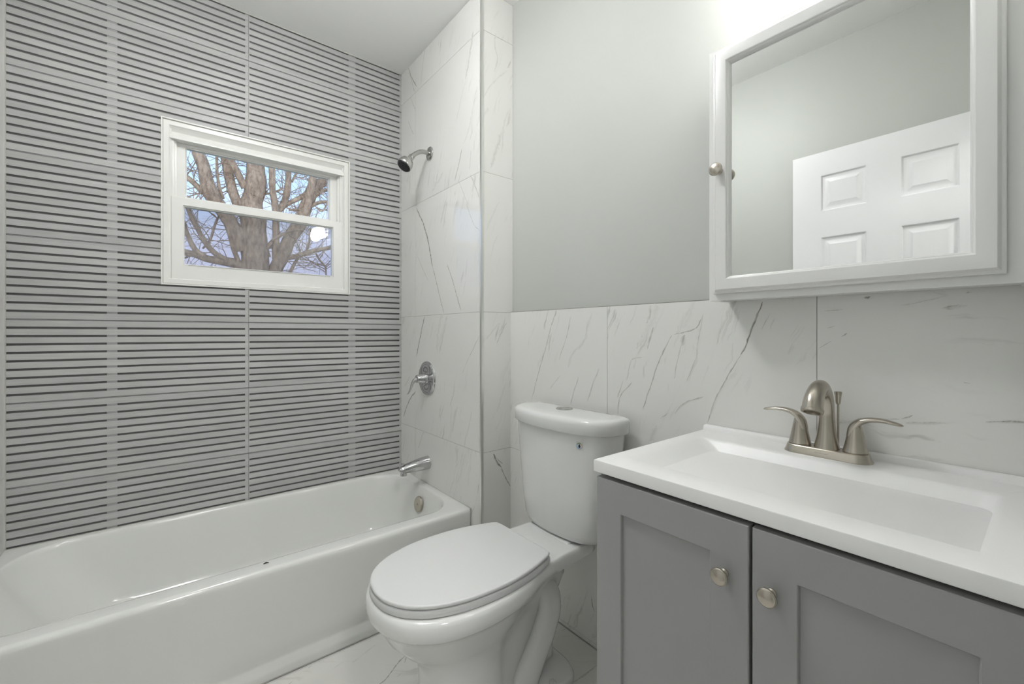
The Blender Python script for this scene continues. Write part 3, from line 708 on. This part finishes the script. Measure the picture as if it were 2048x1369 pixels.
# ------------------------------------------------------------------ tub and shower fittings
SP = thing('tub_spout', (XS, 2.00, .467), 'chrome tub spout with diverter knob on the marble wall above the tub', 'tub spout')
bm = bmesh.new()
sweep(bm, [(XS, 2.0, .476), (XS-.006, 2.0, .476), (XS-.05, 2.0, .474), (XS-.10, 2.0, .469), (XS-.135, 2.0, .464), (XS-.150, 2.0, .460), (XS-.156, 2.0, .456)],
      [.034, .0345, .031, .0255, .021, .0165, .009], n=28, sub=5, ups=(0, 1, 0))
lathe(bm, [(.0, 0), (.0165, 0), (.0165, -.026), (.013, -.026), (.012, -.008)], (XS-.135, 2.0, .462), (0, 0, 1), n=24)
obj('spout_body', bm, M['chrome'], SP, smooth=45)
bm = bmesh.new(); lathe(bm, [(.0035, 0), (.0035, .016), (.009, .018), (.010, .021), (.009, .024), (.0, .0245)], (XS-.138, 2.0, .470), (0, 0, 1), n=20, cap1=False)
obj('diverter_knob', bm, M['chrome'], SP)

VL = thing('shower_valve', (XS, 2.008, .907), 'round chrome shower valve with lever handle on the marble wall', 'shower valve')
bm = bmesh.new(); c = (XS, 2.008, .907)
lathe(bm, [(.086, 0), (.0875, .003), (.086, .007), (.080, .0105), (.074, .0095), (.071, .0085), (.045, .0125), (.030, .014), (.029, .018), (0, .018)], c, (-1, 0, 0), n=56, cap1=False)
obj('escutcheon', bm, M['chrome'], VL)
bm = bmesh.new()
lathe(bm, [(.026, .016), (.025, .030), (.022, .034), (.0205, .058), (.019, .062), (0, .0625)], c, (-1, 0, 0), n=32, cap1=False)
obj('hub', bm, M['chrome'], VL)
bm = bmesh.new()
sweep(bm, [(XS-.046, 2.010, .909), (XS-.062, 2.018, .902), (XS-.072, 2.030, .884), (XS-.074, 2.041, .862), (XS-.078, 2.050, .842), (XS-.086, 2.056, .826)],
      [(.013, .012), (.012, .011), (.0095, .008), (.0085, .006), (.0095, .005), (.006, .0035)], n=18, sub=5)
obj('lever', bm, M['chrome'], VL)

SH = thing('shower_fixture', (XS, 1.981, 2.053), 'small chrome shower head with black face on a bent arm', 'shower head')
bm = bmesh.new(); lathe(bm, [(.034, 0), (.0345, .003), (.032, .006), (.02, .0095), (.012, .011), (.012, .014), (0, .014)], (XS, 1.981, 2.053), (-1, 0, 0), n=36)
obj('flange', bm, M['brushed_chrome'], SH)
bm = bmesh.new(); sweep(bm, [(XS-.008, 1.981, 2.053), (XS-.035, 1.981, 2.054), (XS-.058, 1.981, 2.047), (XS-.080, 1.981, 2.032), (XS-.105, 1.981, 2.010)], [.0108]*5, n=20, sub=6)
obj('shower_arm', bm, M['brushed_chrome'], SH)
hd = Vector((-.60, -.02, -.80)).normalized(); c = Vector((XS-.098, 1.981, 2.016))
bm = bmesh.new(); lathe(bm, [(.0, 0), (.0125, .0), (.0145, .003), (.0145, .018), (.012, .021), (.0118, .024), (.020, .029), (.030, .039), (.0355, .052), (.0368, .064), (.0368, .072), (.035, .075), (.034, .074)], c, hd, n=36)
hb = obj('head_body', bm, M['brushed_chrome'], SH)
bm = bmesh.new(); lathe(bm, [(.0345, .070), (.0342, .077), (.032, .080), (.024, .0815), (.0, .082)], c, hd, n=36, cap1=False)
s = hd.cross(Vector((0, 0, 1))).normalized(); u = hd.cross(s)
for rr_, nn in ((.010, 6), (.019, 12), (.027, 18)):
    for k in range(nn):
        a = 2*PI*k/nn; lathe(bm, [(.0014, .079), (.0012, .0835), (0, .0837)], c+s*rr_*math.cos(a)+u*rr_*math.sin(a), hd, n=6, cap1=False)
obj('nozzle_face', bm, M['rubber'], SH)

# ------------------------------------------------------------------ toilet
CY = 1.085
TO = thing('toilet', (.80, CY, 0), 'white two-piece toilet with closed lid between bathtub and grey vanity', 'toilet')
S = {.430: [(.406, 0), (.414, .057), (.449, .126), (.528, .179), (.65, .199), (.78, .184), (.88, .145), (.98, .130), (1.09, .126), (1.134, .118), (1.144, .09), (1.145, 0)],
     .36: [(.415, 0), (.424, .052), (.460, .117), (.535, .168), (.65, .187), (.76, .171), (.86, .131), (.95, .10), (1.04, .080), (1.08, .06), (1.085, .04), (1.086, 0)],
     .325: [(.455, 0), (.463, .045), (.497, .097), (.56, .138), (.65, .153), (.75, .139), (.84, .104), (.93, .078), (1.01, .062), (1.055, .05), (1.06, .035), (1.062, 0)],
     .28: [(.495, 0), (.502, .038), (.53, .08), (.58, .113), (.66, .127), (.74, .116), (.82, .086), (.90, .064), (.98, .052), (1.03, .044), (1.04, .03), (1.042, 0)],
     .245: [(.535, 0), (.540, .034), (.560, .070), (.60, .098), (.665, .108), (.735, .101), (.80, .074), (.87, .056), (.95, .048), (1.01, .041), (1.025, .03), (1.027, 0)],
     .20: [(.552, 0), (.556, .034), (.574, .070), (.612, .095), (.67, .104), (.735, .097), (.785, .068), (.85, .052), (.94, .046), (1.0, .040), (1.02, .03), (1.022, 0)],
     .10: [(.556, 0), (.560, .034), (.577, .070), (.614, .096), (.67, .106), (.738, .100), (.785, .070), (.85, .052), (.94, .046), (1.0, .040), (1.02, .03), (1.022, 0)],
     .0: [(.548, 0), (.552, .036), (.570, .074), (.61, .101), (.67, .111), (.742, .105), (.79, .075), (.85, .054), (.94, .046), (1.0, .040), (1.02, .03), (1.022, 0)]}
def sec(a, dz=0, k=1.0, z=None):
    cx = .66; return half_ring([(cx+(x-cx)*k, y*k) for x, y in S[a]], CY, a if z is None else z)
bm = bmesh.new()
rings = [sec(.0), sec(.0, z=.012), sec(.10, z=.03), sec(.10), sec(.20), sec(.245), sec(.28), sec(.325), sec(.36, z=.366, k=.93), sec(.36, z=.378, k=.965), sec(.36, z=.386, k=1.0), sec(.430, z=.398, k=.997), sec(.430, z=.415), sec(.430, z=.430, k=.992), sec(.430, z=.438, k=.975), sec(.430, z=.4415, k=.95), sec(.430, z=.442, k=.90)]
# the deck rises forward-thin: lift the underside at the back
for ri in (8, 9, 10, 11):
    for p in rings[ri]:
        t = min(max((p.x-.88)/.20, 0), 1); p.z += t*(.014 if ri == 8 else .013 if ri == 9 else .011 if ri == 10 else .006)
bridge(bm, rings, 0, True, True)
bowl = obj('bowl', bm, M['porcelain'], TO, smooth=60)
bm = bmesh.new()       # foot plate behind the pedestal
F = [(.80, 0), (.81, .06), (.86, .104), (.93, .119), (1.0, .118), (1.05, .10), (1.075, .05), (1.078, 0)]
fr = lambda k, z: half_ring([(.94+(x-.94)*k, y*k) for x, y in F], CY, z)
bridge(bm, [fr(1, 0), fr(1, .014), fr(.97, .022), fr(.90, .028), fr(.70, .038), fr(.5, .06)], 0, True, True)
obj('foot_plate', bm, M['porcelain'], TO, smooth=60)
for sg in (-1, 1):
    bm = bmesh.new(); y = lambda o: CY+sg*o
    sweep(bm, [(.86, y(.045), .345), (.93, y(.05), .335), (.968, y(.055), .30), (.975, y(.060), .245), (.945, y(.066), .185), (.905, y(.068), .125), (.872, y(.066), .07), (.85, y(.06), .012)],
          [(.02, .02), (.034, .030), (.041, .034), (.043, .034), (.041, .034), (.041, .034), (.045, .036), (.048, .04)], n=22, sub=5, ups=(0, 1, 0))
    obj('trapway', bm, M['porcelain'], TO, smooth=80)
    bm = bmesh.new(); lathe(bm, [(.013, .022), (.0125, .032), (.009, .038), (0, .040)], (.955, y(.096), 0), n=18, cap1=False); obj('bolt_cap', bm, M['porcelain'], TO)
L = [(.417, 0), (.424, .05), (.452, .102), (.505, .145), (.585, .173), (.665, .182), (.745, .180), (.82, .166), (.872, .150), (.900, .140), (.910, .124), (.911, .06), (.911, 0)]
lr = lambda k, z, d=0: half_ring([(.66+(x-.66)*k+d, y*k) for x, y in L], CY, z)
bm = bmesh.new(); bridge(bm, [lr(.985, .4425), lr(1.0, .4445), lr(1.006, .448), lr(1.006, .457), lr(.999, .4620), lr(.985, .4630)], 0, True, True)
obj('seat', bm, M['plastic'], TO, smooth=50)
bm = bmesh.new(); bridge(bm, [lr(.975, .4655), lr(.996, .4665), lr(1.001, .4685), lr(1.001, .4715), lr(.998, .4740), lr(.990, .4755), lr(.97, .4760), lr(.6, .4768)], 0, True, True)
obj('seat_lid', bm, M['plastic'], TO, smooth=50)
for sg in (-1, 1):
    bm = bmesh.new(); box(bm, .885, .935, CY+sg*.075-.016, CY+sg*.075+.016, .442, .4575, bevel=.005, seg=3)
    lathe(bm, [(.0095, -.014), (.0095, .014)], (.920, CY+sg*.075, .4535), (0, 1, 0), n=16)
    obj('hinge', bm, M['plastic'], TO)
bm = bmesh.new(); box(bm, .906, .934, .982, .994, .4415, .4475, bevel=.0015); obj('hinge_tab', bm, simple('hinge_tab_grey', (.60, .61, .60), .5), TO)  # small grey tab of the seat hinge
def tk(xf, xb, hw, z, b=.05, br=.02):
    c = [(xf, 0), (xf+.10*b, hw*.30), (xf+.34*b, hw*.58), (xf+.80*b, hw*.82), (xf+1.5*b, hw*.955), (xf+2.1*b, hw*.995), ((xf+2.1*b+xb-br)/2, hw), (xb-br, hw), (xb-br*.3, hw-br*.3), (xb, hw-br), (xb, hw*.5), (xb, 0)]
    return half_ring(c, CY, z, 40)
bm = bmesh.new()
bridge(bm, [tk(1.06, 1.13, .11, .444, .02), tk(1.042, 1.150, .150, .446, .028), tk(1.030, 1.158, .168, .454, .032), tk(1.024, 1.163, .180, .475, .035), tk(1.018, 1.166, .192, .54, .038), tk(1.014, 1.168, .207, .66, .04), tk(1.012, 1.170, .222, .80, .04), tk(1.012, 1.170, .223, .815, .04)], 0, True, True)
box(bm, 1.03, 1.13, CY-.09, CY+.09, .438, .446, bevel=.004)
tank = obj('tank', bm, M['porcelain'], TO, smooth=50)
bm = bmesh.new()
bridge(bm, [tk(1.008, 1.172, .228, .8125), tk(1.000, 1.176, .234, .8135), tk(.997, 1.178, .2365, .818), tk(.995, 1.178, .238, .848), tk(.998, 1.177, .236, .857), tk(1.005, 1.174, .230, .863), tk(1.018, 1.168, .218, .8655), tk(1.05, 1.15, .16, .8665, .02)], 0, True, True)
lid = obj('tank_lid', bm, M['porcelain'], TO, smooth=50)
bm = bmesh.new(); lathe(bm, [(.0305, 0), (.0305, .003), (.029, .0042), (.0275, .0038), (.0268, .0030), (.0262, .0040), (.012, .0048), (0, .0049)], (1.117, CY+.01, .8655), n=40, cap1=False)
box(bm, 1.117-.026, 1.117+.026, CY+.0095, CY+.0105, .8695, .8706)
obj('flush_button', bm, M['brushed_chrome'], lid)
# label sticker with a water drop on the tank front
def tank_x(y, z):   # front surface of the tank
    r = tk(1.0125, 1.169, .2175, z, .04); best = min((p for p in r if p.x < 1.12), key=lambda p: abs(p.y-y)); return best
stp = None
ring = [p for p in tk(1.0135, 1.169, .2145, .765, .04) if p.x < 1.11]
ring.sort(key=lambda p: p.y)
def surf(y, z):
    hw = .2225-(.815-z)*.105; ring = sorted([p for p in tk(1.0125, 1.1695, hw, z, .04) if p.x < 1.11], key=lambda p: p.y)
    for a, b in zip(ring, ring[1:]):
        if a.y <= y <= b.y: t = (y-a.y)/(b.y-a.y); return Vector((a.x*(1-t)+b.x*t-.0012, y, z))
    return ring[0].copy()
SY, SZ = .942, .778
def decal(name, pts, mat, lift, parent):
    bm = bmesh.new()
    cen = bm.verts.new(surf(SY, SZ)-Vector((lift, 0, 0)))
    vs = [bm.verts.new(surf(SY-a, SZ+b)-Vector((lift, 0, 0))) for a, b in pts]
    for a, b in zip(vs, vs[1:]+vs[:1]): bm.faces.new((cen, a, b))
    r = bmesh.ops.extrude_face_region(bm, geom=bm.faces[:]); bmesh.ops.translate(bm, verts=[v for v in r['geom'] if isinstance(v, bmesh.types.BMVert)], vec=(-.00025, 0, 0))
    return obj(name, bm, mat, parent, smooth=0)
circ = lambda r, n=28, a0=0, a1=360: [(r*math.sin(math.radians(a0+(a1-a0)*k/n)), r*math.cos(math.radians(a0+(a1-a0)*k/n))) for k in range(n)]
st = decal('sticker', [(-.012, -.014), (.012, -.014), (.012, .014), (-.012, .014)], simple('clear_sticker', (.66, .66, .64), .3), 0, tank)
st['label'] = 'small square sticker with a coloured ring and a dark water drop'
# ring in four colours and the drop
def ringseg(a0, a1, mi, bm, r0=.0075, r1=.0105, n=8):
    vs = []
    for k in range(n+1):
        a = math.radians(a0+(a1-a0)*k/n)
        vs.append([bm.verts.new(surf(SY-r*math.sin(a), SZ+r*math.cos(a))-Vector((.0007, 0, 0))) for r in (r0, r1)])
    for a, b in zip(vs, vs[1:]): f = bm.faces.new((a[0], a[1], b[1], b[0])); f.material_index = mi
bm = bmesh.new()
for i, (a0, a1) in enumerate(((-60, 25), (25, 110), (110, 200), (200, 300))): ringseg(a0, a1, i, bm)
drop = [(0, .0075), (.0018, .0035), (.0036, -.0005), (.0034, -.0035), (.0018, -.0055), (0, -.006), (-.0018, -.0055), (-.0034, -.0035), (-.0036, -.0005), (-.0018, .0035)]
f = bm.faces.new([bm.verts.new(surf(SY-a, SZ+b)-Vector((.0008, 0, 0))) for a, b in drop]); f.material_index = 4
bm.normal_update()
obj('sticker_print', bm, [simple('print_green', (.25, .36, .22), .5), simple('print_tan', (.55, .42, .25), .5), simple('print_lilac', (.42, .42, .55), .5), simple('print_blue', (.22, .42, .62), .5), simple('print_navy', (.01, .03, .07), .4)], tank, smooth=0)

# ------------------------------------------------------------------ vanity
def knob(c, ax, parent, name='knob', k=.9):
    bm = bmesh.new()
    lathe(bm, [(r*k, h*k) for r, h in [(.0085, 0), (.0085, .002), (.0055, .005), (.0052, .012), (.008, .0155), (.0145, .0175), (.0162, .0200), (.0160, .0225), (.0138, .0243), (.0125, .0242), (.0115, .0247), (.006, .0262), (0, .0266)]], c, ax, n=36, cap1=False)
    return obj(name, bm, M['nickel'], parent, smooth=40)
VC = thing('vanity_cabinet', (.96, .304, 0), 'grey shaker vanity cabinet with two doors below the white sink top', 'cabinet')
CX = .7225; CB = .838
bm = bmesh.new()
box(bm, CX+.021, XV-.004, .603, .617, 0, CB); box(bm, CX+.021, XV-.004, -.010, .004, 0, CB)
box(bm, CX+.075, CX+.090, .004, .603, 0, .09); box(bm, CX+.021, XV-.004, .004, .603, .09, .105); box(bm, XV-.012, XV-.004, .004, .603, .10, CB)
box(bm, CX+.0215, CX+.035, -.010, .617, .80, .826)
obj('carcass', bm, M['grey'], VC, smooth=0)
P = lambda u, v, h: Vector((CX+.020-h, u, v))
for y0, y1, ky in ((.3015, .612, .340), (-.012, .2965, .268)):
    bm = bmesh.new(); frame_loft(bm, P, y0, y1, .105, .8305, [(0, 0), (0, .0185), (.0015, .020), (.062, .020), (.0635, .0185), (.0655, .0120), (.066, .0118)])
    box(bm, CX+.006, CX+.020, y0+.05, y1-.05, .16, .78)
    d = obj('door', bm, M['grey'], VC, smooth=25)
    knob((CX, ky, .740), (-1, 0, 0), d)
bm = bmesh.new()
TX0, TX1, TY0, TY1, TZ = .720, XV-.001, -.012, .6185, .866
R = lambda i, z, r=.004: rring(TX0+i, TX1, TY0+i, TY1-i, [r, .001, .001, r], z, 6, 8)
B = lambda x0, x1, y0, y1, r, z: rring(x0, x1, y0, y1, r, z, 6, 8)
rings = [R(.001, .8405), R(0, .8415), R(0, .8635), R(.001, .8655), R(.003, TZ), B(.786, 1.102, .046, .590, .014, TZ), B(.790, 1.098, .051, .583, .016, TZ-.0010), B(.794, 1.093, .056, .570, .018, TZ-.005),
         B(.820, 1.064, .074, .470, .03, .795), B(.832, 1.052, .082, .448, .03, .784), B(.87, 1.02, .12, .41, .03, .779)]
bridge(bm, rings, 0, True, True)
lp = [(XV-.0015, TZ-.001), (1.1855, TZ-.001), (1.1865, .8685), (1.1885, .8765), (1.191, .8785), (XV-.0015, .8785)]
bridge(bm, [[Vector((x, y, z)) for x, z in lp] for y in (TY0+.001, TY1-.001)], 0, True, True)
VT = tag(obj('countertop_sink', bm, M['solid_top'], smooth=40, loc=(.96, .304, .84)), 'white one-piece countertop with a rectangular sloped sink basin', 'sink')

# ------------------------------------------------------------------ faucet
FX, FY = 1.143, .313
FA = thing('sink_faucet', (FX, FY, TZ), 'brushed nickel two-handle faucet on the white sink top', 'faucet')
bm = bmesh.new()
def cap_ring(hx, hy, z):  # stadium
    out = []
    for k in range(40):
        a = 2*PI*k/40; c, s = math.cos(a), math.sin(a)
        out.append(Vector((FX+hx*math.copysign(abs(c)**.9, c), FY+(hy-hx)*(1 if s > 0 else -1 if s < 0 else 0)*min(1, abs(s)*6)+hx*s, z)))
    return out
bridge(bm, [cap_ring(.0285, .0815, TZ), cap_ring(.0285, .0815, TZ+.002), cap_ring(.0265, .079, TZ+.006), cap_ring(.0245, .0765, TZ+.015), cap_ring(.0235, .0755, TZ+.0175), cap_ring(.022, .074, TZ+.018)], 0, True, True)
base = obj('base_plate', bm, M['nickel'], FA, smooth=50)
bm = bmesh.new()       # faint engraved script on the front of the plate
sweep(bm, [(FX-.0262, FY+.016-.002*i, TZ+.0085+(.0014 if i % 2 else -.0006)*(1 if i < 6 else .5)) for i in range(14)], [.00022]*14, n=5)
obj('engraved_mark', bm, simple('engraving', (.2, .18, .15), .5, metal=.6), base)
bm = bmesh.new()
sweep(bm, [(FX+.002, FY, TZ+.016), (FX+.002, FY, TZ+.020), (FX+.002, FY, TZ+.045), (FX+.002, FY, TZ+.080), (FX+.001, FY, TZ+.102), (FX-.005, FY, TZ+.124), (FX-.018, FY, TZ+.143), (FX-.036, FY, TZ+.1535), (FX-.056, FY, TZ+.1515), (FX-.073, FY, TZ+.141), (FX-.085, FY, TZ+.127), (FX-.091, FY, TZ+.1125)],
      [(.0245, .0245), (.0238, .0238), (.0185, .0185), (.0150, .0150), (.0146, .0146), (.0148, .0148), (.0156, .0150), (.0166, .0155), (.0178, .0162), (.0192, .0172), (.0205, .0182), (.0213, .0188)], n=36, sub=6, ups=(0, 1, 0))
sp = obj('spout', bm, M['nickel'], FA, smooth=60)
e0 = Vector((FX-.091, FY, TZ+.1125)); ed = Vector((-.42, 0, -.91)).normalized()
bm = bmesh.new(); lathe(bm, [(.0204, -.002), (.0208, .003), (.0198, .0065), (.015, .0068), (.0145, .003)], e0, ed, n=32, cap0=False, cap1=False)
lathe(bm, [(.0148, .003), (0, .003)], e0, ed, n=24, cap1=False)
obj('aerator', bm, M['nickel'], sp)
for sg in (1, -1):
    hy = FY+sg*.0515
    bm = bmesh.new()
    lathe(bm, [(.0215, .0165), (.0215, .0195), (.0222, .0205), (.0215, .0225), (.0185, .036), (.0155, .052), (.0130, .066), (.0115, .074), (.007, .080), (0, .0815)], (FX, hy, TZ), n=32, cap1=False)
    h = obj('handle', bm, M['nickel'], FA, smooth=50)
    bm = bmesh.new(); y = lambda o: hy+sg*o
    sweep(bm, [(FX, y(-.006), TZ+.052), (FX, y(-.003), TZ+.070), (FX, y(.006), TZ+.083), (FX-.001, y(.022), TZ+.0905), (FX-.001, y(.042), TZ+.0925), (FX-.002, y(.060), TZ+.0905), (FX-.002, y(.072), TZ+.0880), (FX-.002, y(.077), TZ+.0872)],
          [(.013, .010), (.0130, .0095), (.0122, .0076), (.0104, .0056), (.0092, .0046), (.0082, .0038), (.0056, .0030), (.001, .001)], n=20, sub=6, ups=(0, 0, 1))
    obj('lever', bm, M['nickel'], h, smooth=60)
bm = bmesh.new(); lathe(bm, [(.0022, .016), (.0022, .112), (.0042, .114), (.0050, .118), (.0062, .132), (.0075, .1385), (.0070, .1415), (0, .1422)], (FX+.028, FY-.014, TZ), n=20, cap1=False)
obj('lift_rod', bm, M['nickel'], FA)

# ------------------------------------------------------------------ mirror cabinet
MC = thing('mirror_cabinet', (XV, .29, 1.22), 'white wall cabinet with a framed mirror door above the vanity', 'mirror cabinet')
BX = 1.100; MY0, MY1, MZ0, MZ1 = .020, .556, 1.221, 1.861
bm = bmesh.new()
box(bm, BX+.018, XP-.002, MY0, MY0+.014, MZ0, MZ1); box(bm, BX+.018, XP-.002, MY1-.014, MY1, MZ0, MZ1)
box(bm, BX+.002, XV-.0015, MY0+.01, MY1-.01, MZ0+.004, MZ0+.018); box(bm, BX+.002, XP-.002, MY0+.01, MY1-.01, MZ1-.014, MZ1)
for a, b, c, d in ((MY0, MY0+.03, MZ0, MZ1), (MY1-.03, MY1, MZ0, MZ1), (MY0+.03, MY1-.03, MZ0, MZ0+.04), (MY0+.03, MY1-.03, MZ1-.03, MZ1)): box(bm, BX, BX+.0185, a, b, c, d)
box(bm, XP-.008, XP-.001, MY0+.01, MY1-.01, 1.235, MZ1-.01)
obj('cabinet_body', bm, M['white'], MC, smooth=0)
P = lambda u, v, h: Vector((BX-.001-h, u, v))
DY0, DY1, DZ0, DZ1 = .0475, .5405, 1.2375, 1.850
bm = bmesh.new()
frame_loft(bm, P, DY0, DY1, DZ0, DZ1, [(.02, 0), (0, 0), (0, .009), (.001, .010), (.0035, .0105), (.0055, .0115), (.008, .0165), (.010, .0185), (.013, .0190), (.0345, .0190), (.036, .0180), (.0375, .0148), (.0395, .0140), (.041, .0120), (.042, .0075), (.0425, .004), (.03, .0035), (.02, .0)], cap=False)
dr = obj('mirror_door', bm, M['white'], MC, smooth=25)
bm = bmesh.new(); box(bm, BX-.006, BX-.0035, DY0+.034, DY1-.034, DZ0+.034, DZ1-.034); obj('mirror', bm, M['mirror'], dr, smooth=0)
knob((BX-.020, .5205, 1.543), (-1, 0, 0), dr, k=1.0)

# ------------------------------------------------------------------ lamps: the vanity light, plus two unseen fill lamps
LT = thing('vanity_light', (XP, .29, 2.10), 'two-globe nickel bath light on the wall above the mirror cabinet', 'lamp')
bm = bmesh.new(); box(bm, XP-.025, XP, .17, .41, 2.06, 2.14, bevel=.006)
for y in (.21, .37): sweep(bm, [(XP-.02, y, 2.10), (XP-.07, y, 2.10), (XP-.085, y, 2.085)], [.008, .008, .02], n=14)
obj('back_plate', bm, M['nickel'], LT)
for y in (.21, .37):
    bm = bmesh.new(); lathe(bm, [(.02, 0), (.032, -.012), (.042, -.04), (.046, -.075), (.040, -.105), (.022, -.122), (0, -.126)], (XP-.085, y, 2.16), (0, 0, 1), n=28, cap1=False)
    obj('globe', bm, M['globe'], LT, smooth=80)
HL = thing('hall_fill_lamp', (.1, -.85, 2.45), 'unseen round fill lamp added in the hall behind the doorway', 'lamp')  # added out of view, gives frontal fill through the doorway
bm = bmesh.new(); lathe(bm, [(.17, 0), (.17, -.012), (.16, -.016)], (.1, -.85, 2.45), n=40); obj('fill_lamp_base', bm, M['nickel'], HL)
bm = bmesh.new(); lathe(bm, [(.155, -.012), (.15, -.045), (.11, -.075), (.05, -.088), (0, -.09)], (.1, -.85, 2.45), n=40, cap1=False); obj('fill_lamp_shade', bm, M['hall_fill'], HL)
CL = thing('ceiling_fill_lamp', (.30, 1.22, CEIL), 'unseen round fill lamp added over the middle of the bathroom', 'lamp')  # added above the view to brighten the tub end and ceiling
bm = bmesh.new(); lathe(bm, [(.06, 0), (.06, -.012), (.05, -.018), (.012, -.02), (.012, -.075), (.03, -.08)], (.30, 1.22, CEIL), n=40); obj('fill_lamp_canopy', bm, M['nickel'], CL)
bm = bmesh.new(); lathe(bm, [(0, -.085), (.08, -.088), (.13, -.10), (.14, -.115), (.13, -.14), (.095, -.165), (.05, -.178), (0, -.18)], (.30, 1.22, CEIL), n=40, cap0=False, cap1=False); obj('fill_lamp_shade', bm, M['ceiling_fill'], CL)
